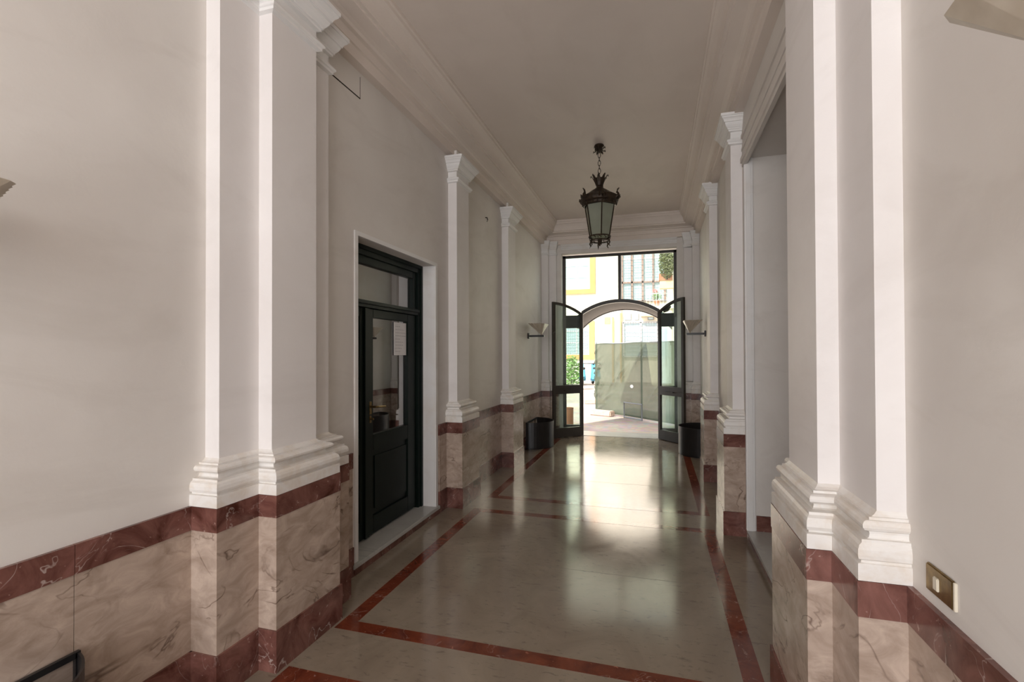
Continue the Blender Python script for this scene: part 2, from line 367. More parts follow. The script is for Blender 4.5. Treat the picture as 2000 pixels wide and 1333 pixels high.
# ---------------------------------------------------------------- green door in the left wall
DX = -2.14
d = empty('door_3', (DX, 3.55, .075)); E(d)
G = lambda n, b, m=DOORG, p=d, bev=0: bxo(n, b, m, p, bev)
G('frame', [(DX-.06, DX+.02, 2.93, 3.0, .075, 2.33), (DX-.06, DX+.02, 4.105, 4.18, .075, 2.33), (DX-.06, DX+.02, 3.0, 4.105, 2.255, 2.33),
            (DX-.05, DX+.035, 2.93, 2.965, .075, 2.33), (DX-.05, DX+.035, 4.14, 4.18, .075, 2.33), (DX-.05, DX+.035, 2.965, 4.14, 2.295, 2.33)], bev=.003)
G('transom_bar', [(DX-.05, DX+.02, 3.0, 4.105, 1.86, 1.915), (DX-.03, DX+.04, 3.0, 4.105, 1.885, 1.905)], bev=.003)
G('transom_frame', [(DX-.05, DX, 3.0, 3.05, 1.915, 2.255), (DX-.05, DX, 4.04, 4.105, 1.915, 2.255), (DX-.05, DX, 3.05, 4.04, 2.195, 2.255)], bev=.003)
G('transom_pane', (DX-.034, DX-.028, 3.04, 4.05, 1.91, 2.20), GLASSD)
def leaf(y0, y1, gy0, gy1, py0, py1):
    lf = G('door_leaf', [(DX-.05, DX-.004, y0, gy0, .09, 1.855), (DX-.05, DX-.004, gy1, y1, .09, 1.855), (DX-.05, DX-.004, gy0, gy1, 1.79, 1.855),
                         (DX-.05, DX-.004, gy0, gy1, .74, .865), (DX-.05, DX-.004, gy0, gy1, .09, .225), (DX-.05, DX-.022, gy0, gy1, .225, .74)], bev=.003)
    bm = bmesh.new()
    box(bm, DX-.03, DX-.013, py0+.05, py1-.05, .275, .69)
    new('raised_panel', bm, DOORG, d)
    G('door_pane', (DX-.034, DX-.028, gy0-.008, gy1+.008, .857, 1.798), GLASSD)
leaf(3.0, 3.285, 3.06, 3.205, 3.06, 3.205)
leaf(3.29, 4.10, 3.388, 3.948, 3.378, 3.985)
G('meeting_strip', (DX-.004, DX+.012, 3.255, 3.31, .09, 1.855), bev=.003)
bm = bmesh.new(); box(bm, DX-.004, DX+.004, 3.325, 3.355, 1.03, 1.13); tube(bm, [(DX, 3.34, 1.09), (DX+.05, 3.34, 1.09), (DX+.055, 3.36, 1.09), (DX+.055, 3.47, 1.082)], .009, 8)
new('door_handle', bm, BRASS, d)
bm = bmesh.new(); box(bm, DX-.004, DX+.004, 3.328, 3.352, .965, 1.02); tube(bm, [(DX, 3.34, .995), (DX+.03, 3.34, .995)], .008, 8); new('keyhole_plate', bm, BRASS, d)
E(bxo('wall_door_room', [(DX-.30, DX-.25, 2.7, 4.5, 0, 2.5)], CURT))
E(bxo('floor_door_step', (DX-.3, WL+.03, 2.86, 4.225, .045, .075), WM, None, .003))
E(bxo('trim_5', (WL, WL+.024, 2.875, 4.235, 0, .045), MR))
bm = bmesh.new()   # marble lining of the reveal, thin bead on the wall face
for (y0, y1, z0, z1) in ((2.90, 2.936, .075, 2.355), (4.175, 4.215, .075, 2.355), (2.936, 4.175, 2.324, 2.355)): box(bm, WL-.01, WL+.010, y0, y1, z0, z1)
box(bm, DX, WL, 4.170, 4.178, .075, 2.325)
E(new('trim_6', bm, TRIMW))
# notice on the pane
n = bxo('sheet', (DX-.022, DX-.020, 3.735, 3.975, 1.49, 1.776), PAPER); n.name = 'paper_notice'
tag(n, 'white typed paper notice taped to the green door glass', 'notice')
random.seed(3)
for i in range(9):
    bm = bmesh.new(); z = 1.74-i*.027; L = random.uniform(.10, .17) if i % 4 else .08; y = 3.76
    while y < 3.76+L:
        w_ = random.uniform(.012, .03); box(bm, DX-.0200, DX-.0192, y, y+w_, z-.0012, z+.0012); y += w_+.009
    new('typed_line', bm, INK, n)
bm = bmesh.new()
for i in range(14): tube(bm, [(DX-.022, 3.978, 1.765-i*.019), (DX-.014, 3.985, 1.767-i*.019), (DX-.022, 3.992, 1.769-i*.019)], .0018, 5)
s_ = new('spiral_binding', bm, BLACK, n)

# hatch line and hook on left wall
bm = bmesh.new(); box(bm, WL-.002, WL+.002, 2.64, 2.975, 3.293, 3.301); box(bm, WL-.002, WL+.0012, 2.972, 2.975, 3.30, 3.45)
o = new('access_hatch', bm, DARKG); tag(o, 'flush access hatch showing a thin dark gap high on left wall', 'hatch')
bm = bmesh.new(); tube(bm, [(WL-.002, 5.60, 3.16), (WL+.02, 5.60, 3.16), (WL+.03, 5.60, 3.13), (WL+.02, 5.60, 3.11)], .006, 6)
o = new('wall_hook', bm, DARKG, None, True); tag(o, 'small dark hook high on left wall between the slim pilasters', 'hook')

# ---------------------------------------------------------------- courtyard doorway: fixed frame
FY0, FY1 = 8.93, 8.97
CX, AZ, SZ, HW = -.622, 2.432, 2.235, .665
RA = (HW**2+(AZ-SZ)**2)/(2*(AZ-SZ)); AC = AZ-RA
def arc_pts(x0, x1, r, n=20, cx=CX, cz=AC): return [(x0+(x1-x0)*i/n, cz+math.sqrt(max(r*r-(x0+(x1-x0)*i/n-cx)**2, 0))) for i in range(n+1)]
def arc_band(bm, x0, x1, r0, r1, y0, y1, n=20, cx=CX, cz=AC):
    A = arc_pts(x0, x1, r0, n, cx, cz); B = arc_pts(x0, x1, r1, n, cx, cz)
    rows = [[bm.verts.new((x, y, z)) for x, z in P] for P, y in ((A, y0), (B, y0), (B, y1), (A, y1))]
    for a, b in ((0, 1), (1, 2), (2, 3), (3, 0)):
        for i in range(n): bm.faces.new((rows[a][i], rows[a][i+1], rows[b][i+1], rows[b][i]))
    for i in (0, -1): bm.faces.new([r[i] for r in rows])
wn = empty('window_1', (CX, 8.95, 0)); E(wn)
HL, HR = CX-HW, CX+HW
B = [(OX0, OX0+.055, FY0, FY1, .004, 3.30), (OX1-.05, OX1, FY0, FY1, .004, 3.30), (OX0, OX1, FY0, FY1, 3.255, 3.305),
     (CX-.024, CX+.024, FY0, FY1, AZ, 3.27)]
for x0, x1 in ((OX0, HL), (HR, OX1)):
    B += [(x0, x1, FY0, FY1, .004, .19), (x0, x1, FY0, FY1, .78, .93)]
B += [(HL-.03, HL+.005, FY0, FY1, .004, SZ+.015), (HR-.005, HR+.03, FY0, FY1, .004, SZ+.015)]
bxo('frame', B, BROWN, wn, .003)
bm = bmesh.new(); arc_band(bm, HL-.02, HR+.02, RA-.018, RA+.042, FY0-.01, FY1+.01); new('arch_bar', bm, BROWN, wn)
bxo('side_spandrel', [(OX0+.05, HL, FY0+.005, FY1-.005, 1.965, 2.20), (HR, OX1-.05, FY0+.005, FY1-.005, 1.965, 2.20)], DOORG, wn)
for x0, x1 in ((OX0+.05, CX-.02), (CX+.02, OX1-.045)):
    bm = bmesh.new(); top = 3.26; n_ = 16
    xs = [x0+(x1-x0)*i/n_ for i in range(n_+1)]
    f = lambda x: (AC+math.sqrt(RA*RA-(x-CX)**2)) if abs(x-CX) < HW else 2.20
    for y in (8.948, 8.952):
        lo = [bm.verts.new((x, y, f(x))) for x in xs]; hi = [bm.verts.new((x, y, top)) for x in xs]
        for i in range(n_): bm.faces.new((lo[i], lo[i+1], hi[i+1], hi[i]))
    new('upper_pane', bm, GLASS, wn)
for x0, x1 in ((OX0+.05, HL-.02), (HR+.02, OX1-.045)):
    bxo('side_pane', (x0, x1, 8.948, 8.952, .93, 1.97), GLASS, wn); bxo('lower_side_pane', (x0, x1, 8.948, 8.952, .19, .78), GLASS, wn)
# barrel canopy outside
CAN = mottled('mauve_brown_sheet', (.045, .032, .031), (.062, .045, .043), 5, .85)
cn = empty('door_canopy', (CX, 8.98, 2.2)); tag(cn, 'barrel-vaulted brown canopy projecting over the courtyard doorway', 'canopy')
CR = 1.25; CC = 2.43-CR
bm = bmesh.new(); arc_band(bm, CX-.93, CX+.93, CR, CR+.03, 8.985, 10.58, 24, CX, CC); new('vault_sheet', bm, CAN, cn)
bm = bmesh.new(); arc_band(bm, CX-.94, CX+.94, CR-.015, CR+.04, 10.56, 10.62, 24, CX, CC); new('rim', bm, BROWN, cn)

# open leaves, built in local coordinates (x = 0 hinge .. W free edge)
def glazed_leaf(name, hinge, free):
    hx, hy = hinge; dx, dy = free[0]-hx, free[1]-hy; W = math.hypot(dx, dy); ux, uy = dx/W, dy/W; nx, ny = -uy, ux; th = .022
    r = empty(name, (hx, hy, .012)); E(r)
    top = lambda s: AC+math.sqrt(RA*RA-(HW-min(s, HW))**2)-.016
    def P(s, t, z): return (hx+ux*s+nx*t, hy+uy*s+ny*t, z)
    def lb(bm, s0, s1, z0, z1, t=th, n=1, ztop=None):
        ss = [s0+(s1-s0)*i/n for i in range(n+1)]
        rows = [[bm.verts.new(P(s, tt, (z0(s) if callable(z0) else z0) if k == 0 else (z1(s) if callable(z1) else z1))) for s in ss] for tt, k in ((-t, 0), (t, 0), (t, 1), (-t, 1))]
        for a, b in ((0, 1), (1, 2), (2, 3), (3, 0)):
            for i in range(n): bm.faces.new((rows[a][i], rows[a][i+1], rows[b][i+1], rows[b][i]))
        for i in (0, -1): bm.faces.new([q[i] for q in rows])
    bm = bmesh.new(); S = .052
    lb(bm, 0, S, .012, top, n=2); lb(bm, W-S, W, .012, top, n=2)
    lb(bm, S, W-S, .012, .175); lb(bm, S, W-S, .78, .93); lb(bm, S, W-S, lambda s: top(s)-.042, top, n=10)
    lb(bm, S, W-S, .85, .858, th+.004)
    new('leaf_frame', bm, BROWN, r)
    bm = bmesh.new(); lb(bm, S-.005, W-S+.005, .93, lambda s: top(s)-.04, .003, n=10); new('upper_pane', bm, GLASS, r)
    bm = bmesh.new(); lb(bm, S-.005, W-S+.005, .17, .785, .003); new('lower_pane', bm, GLASS, r)
    bm = bmesh.new(); tube(bm, [P(W*.35, -th-.002, .84), P(W*.35, -th-.03, .84), P(W*.65, -th-.03, .84), P(W*.65, -th-.002, .84)], .007, 6)
    tube(bm, [P(W*.35, th+.002, .84), P(W*.35, th+.03, .84), P(W*.65, th+.03, .84), P(W*.65, th+.002, .84)], .007, 6)
    new('push_bar', bm, BROWN, r)
    return r, P, W
LL, P1, W1 = glazed_leaf('door_1', (HL-.002, 8.905), (-1.755, 8.475))
RL, P2, W2 = glazed_leaf('door_2', (HR+.002, 8.905), (.443, 8.42))
bm = bmesh.new(); tube(bm, [P1(W1-.03, .024, 1.90), P1(W1-.03, .05, 1.90), P1(W1+.05, .07, 1.84)], [.014, .012, .010], 6); new('latch', bm, BROWN, LL)
bm = bmesh.new(); tube(bm, [P2(.10, .03, 2.22), P2(.16, .05, 2.25), P2(.24, .05, 2.30)], [.02, .035, .02], 8); new('door_closer', bm, BROWN, RL)

# ---------------------------------------------------------------- wall sconces
def sconce(wx, sgn, y, z, label, group='pleated glass wall sconces'):
    r = empty('wall_sconce', (wx, y, z)); tag(r, label, 'wall lamp', group)
    X = lambda u: wx+sgn*u
    def bx(bm, u0, u1, y0, y1, z0, z1): a, b = sorted((X(u0), X(u1))); box(bm, a, b, y0, y1, z0, z1)
    bm = bmesh.new(); bx(bm, .001, .022, y-.032, y+.032, z-.045, z+.045); bmesh.ops.bevel(bm, geom=bm.edges[:], offset=.004, segments=2, affect='EDGES'); new('wall_plate', bm, BLACK, r)
    bm = bmesh.new(); bx(bm, .020, .27, y-.012, y+.012, z-.017, z+.014); bmesh.ops.bevel(bm, geom=bm.edges[:], offset=.004, segments=2, affect='EDGES'); new('arm', bm, BLACK, r)
    bm = bmesh.new(); lathe(bm, [(.006, z+.012), (.006, z+.03), (.012, z+.04), (.012, z+.055)], X(.22), y, 10); new('socket', bm, BRASS, r)
    # shade: pyramid of folded glass, pleated on the two slanting sides
    ap = [(.235, y+.012), (.235, y-.012), (.205, y-.02), (.205, y+.02)]
    rim = [(.308, .150), (.308, -.150), (.065, -.235), (.065, .235)]
    bm = bmesh.new(); H1 = z+.035; H2 = z+.19; top = []; bot = []
    for i in range(4):
        a, b = rim[i], rim[(i+1) % 4]; n = 12 if i in (1, 3) else (6 if i == 0 else 12)
        pa, pb = ap[i], ap[(i+1) % 4]
        for k in range(n):
            t = k/n; u = a[0]+(b[0]-a[0])*t; v = a[1]+(b[1]-a[1])*t
            dx, dy = b[0]-a[0], b[1]-a[1]; l = math.hypot(dx, dy); q = (.014 if k % 2 else 0) * (1 if i in (1, 3) else .25)
            top.append(bm.verts.new((X(u-dy/l*-q*-1), y+v+dx/l*-q*-1, H2)))
            bot.append(bm.verts.new((X(pa[0]+(pb[0]-pa[0])*t), pa[1]+(pb[1]-pa[1])*t, H1)))
    n = len(top)
    for i in range(n): bm.faces.new((bot[i], bot[(i+1) % n], top[(i+1) % n], top[i]))
    bm.faces.new(bot)
    o = new('pleated_shade', bm, SHADE, r); sm = o.modifiers.new('thick', 'SOLIDIFY'); sm.thickness = .004; sm.offset = 0
    return r
sconce(WL, 1, 7.64, 1.785, 'wall sconce near the far end of the left wall, above black bin')
sconce(WR, -1, 7.64, 1.785, 'wall sconce near the far end of the right wall, beside open door')
sconce(WR, -1, .675, 1.785, 'big nearest wall sconce cut off at top right corner')
sconce(WL, 1, .73, 1.785, 'nearest left wall sconce, only its tip at left edge')

# ---------------------------------------------------------------- half-round bins
def bin_(wx, sgn, y0, y1, sag, h, label, group='half-round wall bins'):
    r = empty('umbrella_bin', (wx, (y0+y1)/2, 0)); tag(r, label, 'bin', group)
    c = (y1-y0)/2; cy = (y0+y1)/2; R = (c*c+sag*sag)/(2*sag); cu = sag-R; th = math.asin(min(1, c/R)) if sag <= c else PI/2
    g = .026
    pts = [(wx+sgn*(g+max(cu+R*math.cos(a), 0)), cy+R*math.sin(a)) for a in [-th+2*th*i/28 for i in range(29)]]
    bm = bmesh.new(); t = .008
    inn = [(wx+sgn*(g+max(cu+(R-t)*math.cos(a), .0)), cy+(R-t)*math.sin(a)) for a in [-th+2*th*i/28 for i in range(29)]]
    rows = [[bm.verts.new((x, y, z)) for x, y in P] for P, z in ((pts, .012), (pts, h), (inn, h), (inn, .012))]
    for a, b in ((0, 1), (1, 2), (2, 3), (3, 0)):
        for i in range(28): bm.faces.new((rows[a][i], rows[a][i+1], rows[b][i+1], rows[b][i]))
    new('curved_shell', bm, BLACK, r, False)
    bm = bmesh.new(); prism(bm, pts, .004, .02); new('bottom', bm, BLACK, r)
    bm = bmesh.new(); a, b = sorted((wx+sgn*.024, wx+sgn*.038)); box(bm, a, b, y0, y1, h-.018, h+.004); box(bm, a, b, y1-.016, y1, .004, h); box(bm, a, b, y0, y0+.016, .004, h)
    new('back_rail', bm, BLACK, r)
    return r
bin_(WL, 1, 7.39, 8.135, .36, .415, 'black half-round bin on the floor under the left sconce')
bin_(WR, -1, 7.39, 8.135, .36, .415, 'black half-round bin on the floor beside open right leaf')
bin_(WL, 1, .68, 1.226, .22, .458, 'nearest black half-round bin, its rim cut by bottom left edge')

# ---------------------------------------------------------------- light switch
sw = empty('light_switch', (WR, 1.515, .902)); tag(sw, 'brass light switch plate low on the right wall above red band', 'switch')
bxo('plate', (WR-.009, WR+.001, 1.455, 1.578, .866, .938), BRASS, sw, .003)
bxo('rocker', (WR-.014, WR-.005, 1.512, 1.533, .884, .918), PLASTIC, sw, .002)
bxo('side_cover', (WR-.007, WR, 1.449, 1.456, .866, .936), PLASTIC, sw, .001)

# ---------------------------------------------------------------- lantern
LX, LY = -.603, 5.56
lt = empty('hanging_lantern', (LX, LY, C)); tag(lt, 'ornate bronze lantern with frosted panes hanging from the ceiling', 'lantern')
def leafcrown(bm, cx, cy, z0, r0, r1, h, n, curl=.02):
    for k in range(n):
        a = 2*PI*k/n; w_ = 2*PI/n*.42
        pts = []
        for t in (0, .35, .7, 1.0):
            r = r0+(r1-r0)*t**1.3; z = z0+h*t; ww = w_*(1-.25*t) if t < .9 else w_*.35
            pts.append((r, z, ww))
        prev = None
        for r, z, ww in pts:
            q = [bm.verts.new((cx+(r+o)*math.cos(a+s*ww), cy+(r+o)*math.sin(a+s*ww), z)) for s, o in ((-1, 0), (1, 0), (1, .006), (-1, .006))]
            if prev:
                for i in range(4): bm.faces.new((prev[i], prev[(i+1) % 4], q[(i+1) % 4], q[i]))
            else: bm.faces.new(q)
            prev = q
        bm.faces.new(prev)
        tube(bm, [(cx+(r1)*math.cos(a), cy+(r1)*math.sin(a), z0+h), (cx+(r1+curl)*math.cos(a), cy+(r1+curl)*math.sin(a), z0+h+.01), (cx+(r1+curl*1.2)*math.cos(a), cy+(r1+curl*1.2)*math.sin(a), z0+h-.008)], .006, 5)
bm = bmesh.new(); lathe(bm, [(.05, C), (.055, C-.012), (.035, C-.03), (.018, C-.06), (.012, C-.085)], LX, LY, 16)
leafcrown(bm, LX, LY, C-.05, .022, .052, -.028, 6, .012); leafcrown(bm, LX, LY, C-.075, .015, .05, .04, 5, .012)
new('ceiling_rose', bm, IRON, lt)
bm = bmesh.new()
z = C-.085; i = 0
while z > 3.53:
    h = .048 if i % 2 else .062; ww = .011 if i % 2 else .015; pts = []
    for k in range(12):
        a = 2*PI*k/12; s = math.sin(a)*ww; c_ = math.cos(a)*h/2
        pts.append((LX+(s if i % 2 == 0 else 0), LY+(0 if i % 2 == 0 else s), z-h/2+c_))
    tube(bm, pts, .0038, 6, True); z -= h-.010; i += 1
new('chain', bm, IRON, lt)
bm = bmesh.new(); lathe(bm, [(.030, 3.42), (.036, 3.435), (.030, 3.45), (.050, 3.50), (.062, 3.53), (.045, 3.535), (.01, 3.50)], LX, LY, 18)
leafcrown(bm, LX, LY, 3.45, .035, .082, .105, 8, .014)
tube(bm, [(LX, LY, 3.50), (LX, LY, 3.565)], .008, 8)
new('crown', bm, IRON, lt)
bm = bmesh.new(); lathe(bm, [(.205, 3.305), (.205, 3.318), (.175, 3.335), (.14, 3.355), (.10, 3.385), (.06, 3.41), (.034, 3.43), (.02, 3.43), (.05, 3.39), (.19, 3.30)], LX, LY, 24)
new('domed_cap', bm, IRON, lt, False)
bm = bmesh.new(); lathe(bm, [(.178, 3.215), (.186, 3.225), (.188, 3.245), (.205, 3.26), (.214, 3.285), (.212, 3.305), (.17, 3.31), (.165, 3.215)], LX, LY, 24)
for k in range(6):
    a = -1.312+2*PI*k/6; c_, s = math.cos(a), math.sin(a); f = lambda r, z: (LX+r*c_, LY+r*s, z)
    tube(bm, [f(.205, 3.27), f(.222, 3.29), f(.222, 3.325), f(.205, 3.345), f(.212, 3.372), f(.232, 3.388)], [.014, .016, .012, .013, .009, .005], 6)
    for dd in (-.16, .16):
        c2, s2 = math.cos(a+dd), math.sin(a+dd)
        tube(bm, [(LX+.205*c2, LY+.205*s2, 3.28), (LX+.228*c2, LY+.228*s2, 3.30), (LX+.23*c2, LY+.23*s2, 3.325)], [.012, .012, .005], 6)
for k in range(24):
    a = 2*PI*k/24; bmesh.ops.create_icosphere(bm, subdivisions=1, radius=.010, matrix=Matrix.Translation((LX+.19*math.cos(a), LY+.19*math.sin(a), 3.235)))
new('cornice_ring', bm, IRON, lt)
RT, RB, ZT, ZBt = .172, .112, 3.215, 2.87
for k in range(6):
    a0, a1 = -1.312+2*PI*k/6, -1.312+2*PI*(k+1)/6
    bm = bmesh.new(); th = .003
    q = [bm.verts.new((LX+r*math.cos(a), LY+r*math.sin(a), z)) for r, a, z in ((RT, a0, ZT), (RT, a1, ZT), (RB, a1, ZBt), (RB, a0, ZBt), (RT-th, a0, ZT), (RT-th, a1, ZT), (RB-th, a1, ZBt), (RB-th, a0, ZBt))]
    for f in ((0,1,2,3), (7,6,5,4), (0,4,5,1), (1,5,6,2), (2,6,7,3), (3,7,4,0)): bm.faces.new([q[i] for i in f])
    new('pane', bm, FROST, lt)
    bm = bmesh.new(); tube(bm, [(LX+(RT+.002)*math.cos(a0), LY+(RT+.002)*math.sin(a0), ZT+.01), (LX+(RB+.002)*math.cos(a0), LY+(RB+.002)*math.sin(a0), ZBt-.01)], .0075, 6)
    new('glazing_bar', bm, IRON, lt)
bm = bmesh.new()
for zz, rr in ((2.872, .118), (2.825, .104)):
    tube(bm, [(LX+rr*math.cos(2*PI*k/24), LY+rr*math.sin(2*PI*k/24), zz) for k in range(24)], .008, 6, True)
for k in range(12):
    a = 2*PI*k/12; b_ = 2*PI*(k+.5)/12
    tube(bm, [(LX+.117*math.cos(a), LY+.117*math.sin(a), 2.87), (LX+.113*math.cos(b_), LY+.113*math.sin(b_), 2.845), (LX+.106*math.cos(a), LY+.106*math.sin(a), 2.825)], .005, 5)
for k in range(6):
    a = -1.312+2*PI*k/6; f = lambda r, z: (LX+r*math.cos(a), LY+r*math.sin(a), z)
    tube(bm, [f(.108, 2.83), f(.118, 2.80), f(.108, 2.775), f(.122, 2.755)], [.008, .009, .007, .004], 6)
tube(bm, [(LX, LY, 2.85), (LX, LY, 2.80), (LX, LY, 2.765)], [.03, .018, .004], 8)
for k in range(4): tube(bm, [(LX, LY, 2.835), (LX+.1*math.cos(k*PI/2), LY+.1*math.sin(k*PI/2), 2.83)], .005, 5)
new('gallery_ring', bm, IRON, lt)
bm = bmesh.new()
for k in range(3):
    a = 2*PI*k/3; tube(bm, [(LX+.035*math.cos(a), LY+.035*math.sin(a), 2.90), (LX+.035*math.cos(a), LY+.035*math.sin(a), 3.04)], .013, 8)
new('candle_tube', bm, PLASTIC, lt)
for ch in lt.children:
    if ch.name.split('.')[0] not in ('ceiling_rose', 'chain'): ch.data.transform(Matrix.Translation((0, 0, -.053)))

# ---------------------------------------------------------------- courtyard
def ground_mat():
    m, t, b = nodes('pink_cobble_paving'); v = coords(t)
    vo = t.nodes.new('ShaderNodeTexVoronoi'); vo.inputs['Scale'].default_value = 9; t.links.new(v, vo.inputs['Vector'])
    c1 = ramp(t, noise(t, v, .7, 4), [(.35, (.42, .33, .29)), (.65, (.54, .47, .43))])
    c = mix(t, .25, c1, vo.outputs['Color'], 'MULTIPLY'); t.links.new(c, b.inputs['Base Color']); b.inputs['Roughness'].default_value = .8
    bump(t, b, vo.outputs['Distance'], .3, .01); return m
E(bxo('courtyard_ground', [(-16, 14, 9.45, 27, -.2, -.006), (-16, OX0, 9.1, 9.45, -.2, -.006), (OX1, 14, 9.1, 9.45, -.2, -.006)], ground_mat()))
CREAM = mottled('cream_render', (.80, .74, .62), (.86, .81, .70), 1.2, .85)
ORNG = mottled('ochre_surround', (.74, .35, .13), (.80, .40, .17), 2, .8)
WHT = plain('white_paint', (.8, .8, .8), .5); SKYG = glassy('bluish_pane', (.6, .75, .8), .5)
BLUEP = plain('pale_blue_pane', (.52, .66, .72), .2); MAUV = plain('rose_brown_metal', (.34, .22, .19), .6); GREYM = plain('grey_bars', (.25, .26, .28), .5)
YEL = mottled('yellow_jamb', (.70, .42, .17), (.76, .48, .22), 2, .8)
fb = empty('courtyard_building', (-1.5, 26, 0)); tag(fb, 'cream rendered building closing the courtyard beyond the green fence', 'building')
bxo('wall', [(-14, -1.74, 26, 27, -.2, 12), (-1.74, 12, 26.15, 27, -.2, 12)], CREAM, fb)
bxo('corner_strip', (-1.80, -1.72, 25.96, 26.16, -.1, 3.6), YEL, fb)
bxo('plinth_band', (-14, -1.74, 25.97, 26, -.1, 1.05), mottled('pale_plinth', (.74, .70, .62), (.8, .76, .68), 2, .9), fb)
def win_orange(x0, x1, z0, z1, bars):
    s = bxo('window_surround', [(x0, x0+.28, 25.93, 26.0, z0, z1), (x1-.28, x1, 25.93, 26.0, z0, z1), (x0+.28, x1-.28, 25.93, 26.0, z0, z0+.24), (x0+.28, x1-.28, 25.93, 26.0, z1-.2, z1)], ORNG, fb)
    bxo('pane', (x0+.28, x1-.28, 25.985, 26.002, z0+.24, z1-.2), BLUEP, s)
    b = []; a0, a1 = x0+.28, x1-.28; m_ = (a0+a1)/2
    for x in (a0+.03, m_, a1-.03): b.append((x-.035, x+.035, 25.955, 25.99, z0+.24, z1-.2))
    k = z0+.24
    while k < z1-.2: b.append((a0, a1, 25.96, 25.985, k, k+.05)); k += .62
    bxo('casement', b, WHT, s)
    if bars:
        b = []; k = a0
        while k < a1: b.append((k, k+.012, 25.94, 25.952, z0+.24, z1-.2)); k += .11
        k = z0+.3
        while k < z1-.2: b.append((a0, a1, 25.94, 25.952, k, k+.012)); k += .16
        bxo('security_grille', b, GREYM, s)
win_orange(-5.0, -3.06, 4.68, 7.6, False); win_orange(-5.0, -3.12, 1.19, 3.23, True)
bxo('vent', (-2.60, -2.29, 25.97, 26.02, 3.05, 3.40), mottled('ochre_grille', (.5, .38, .2), (.58, .45, .25), 8, .8), fb)
bxo('downpipe', (-2.20, -2.12, 25.90, 25.99, -.1, 3.4), YEL, fb)
def big_win(x0, x1, z0, z1, xs, zs, m, gx, gz, name):
    s = bxo(name, [(x-.05, x+.05, 26.04, 26.12, z0, z1) for x in xs]+[(x0, x1, 26.04, 26.12, z-.04, z+.04) for z in zs], m, fb)
    bxo('pane', (x0, x1, 26.125, 26.149, z0, z1), BLUEP, s)
    b = []; k = x0
    while k < x1: b.append((k, k+.014, 26.02, 26.035, z0, z1)); k += gx
    k = z0
    while k < z1: b.append((x0, x1, 26.02, 26.035, k, k+.014)); k += gz
    bxo('security_grille', b, GREYM, s)
    bxo('white_blind', [(x0+.1, x1-.1, 26.118, 26.126, z0+(z1-z0)*q, z0+(z1-z0)*q+.12) for q in (.36, .80)], WHT, s)
big_win(-1.72, 1.1, 4.18, 6.9, (-1.68, -1.18, -.64, -.12, .45), (4.2, 5.18, 6.9), MAUV, .16, .27, 'tall_grilled_window')
big_win(-1.66, .9, 1.3, 3.12, (-1.64, -.75, .1, .88), (1.32, 3.10), WHT, .13, .2, 'low_grilled_window')
for x0, x1 in ((-1.56, -1.23), (-1.07, -.85), (-.4, -.1)):
    s = bxo('small_window', [(x0, x1, 26.10, 26.148, 3.22, 3.57)], GREYM, fb); bxo('pane', (x0+.03, x1-.03, 26.09, 26.1, 3.25, 3.54), BLUEP, s)
bxo('ledge', [(-.73, .1, 25.75, 26.15, 3.37, 3.42)], mottled('tan_ledge', (.5, .36, .22), (.6, .45, .3), 6, .8), fb)
# right wing with balcony
rb = empty('side_wing', (2.4, 16, 0)); tag(rb, 'cream side wing at the right of the courtyard carrying a balcony', 'building')
bxo('wall', (.52, 5, 16, 24, -.2, 8), CREAM, rb)
bxo('balcony_slab', (-.29, .53, 15.9, 16.9, 2.90, 2.98), CREAM, rb)
b = [(-.28+.1*k, -.272+.1*k, 15.905, 15.915, 2.98, 3.36) for k in range(9)]+[(-.29, .52, 15.9, 15.92, 3.36, 3.38), (-.29, .52, 15.9, 15.92, 3.15, 3.16)]
bxo('balcony_railing', b, WHT, rb)
bxo('window_box_bracket', (.12, .52, 15.72, 16.0, 3.50, 3.74), mottled('tan_box', (.72, .52, .30), (.8, .6, .38), 5, .8), rb)
# plants
LEAF1 = mottled('olive_leaf', (.10, .12, .04), (.26, .27, .12), 40, .6); LEAF2 = mottled('fresh_leaf', (.12, .25, .06), (.30, .45, .14), 30, .6)
PINK = plain('pink_petals', (.75, .30, .30), .6); TERRA = mottled('terracotta', (.42, .17, .09), (.52, .24, .14), 6, .8)
def leaves(bm, n, c, s, size):
    for i in range(n):
        while True:
            p = Vector((random.uniform(-1, 1), random.uniform(-1, 1), random.uniform(-1, 1)))
            if p.length < 1: break
        p = Vector((c[0]+p.x*s[0], c[1]+p.y*s[1], c[2]+p.z*s[2])); a = random.uniform(0, 2*PI)
        u = Vector((math.cos(a), math.sin(a), random.uniform(-.5, .5)))*size; v = Vector((-math.sin(a)*.5, .3*math.cos(a), random.uniform(.3, 1)))*size*.5
        q = [bm.verts.new(p-u), bm.verts.new(p+v), bm.verts.new(p+u), bm.verts.new(p-v)]; bm.faces.new(q)
def plant(name, label, cat, n, c, s, size, m, extra=None):
    r = empty(name, (c[0], c[1], c[2]-s[2])); tag(r, label, cat)
    bm = bmesh.new(); leaves(bm, n, c, s, size); new('foliage', bm, m, r)
    bm = bmesh.new(); tube(bm, [(c[0], c[1], c[2]-s[2]), (c[0]+.02, c[1], c[2]+s[2]*.5)], .015, 6); new('stem', bm, BROWN, r)
    return r
h = plant('hanging_plant', 'dense hanging plant in a box high on the right wing', 'plant', 2600, (.34, 15.70, 4.30), (.25, .17, .54), .034, LEAF1)
bxo('planter_trough', (.10, .50, 15.70, 15.98, 3.742, 3.95), TERRA, h)
f_ = plant('potted_flower', 'pink flowering potted plant on the balcony railing corner', 'plant', 160, (.04, 16.1, 3.30), (.14, .12, .14), .03, LEAF2)
bm = bmesh.new(); leaves(bm, 60, (.0, 16.1, 3.48), (.09, .09, .07), .035); new('blossom', bm, PINK, f_)
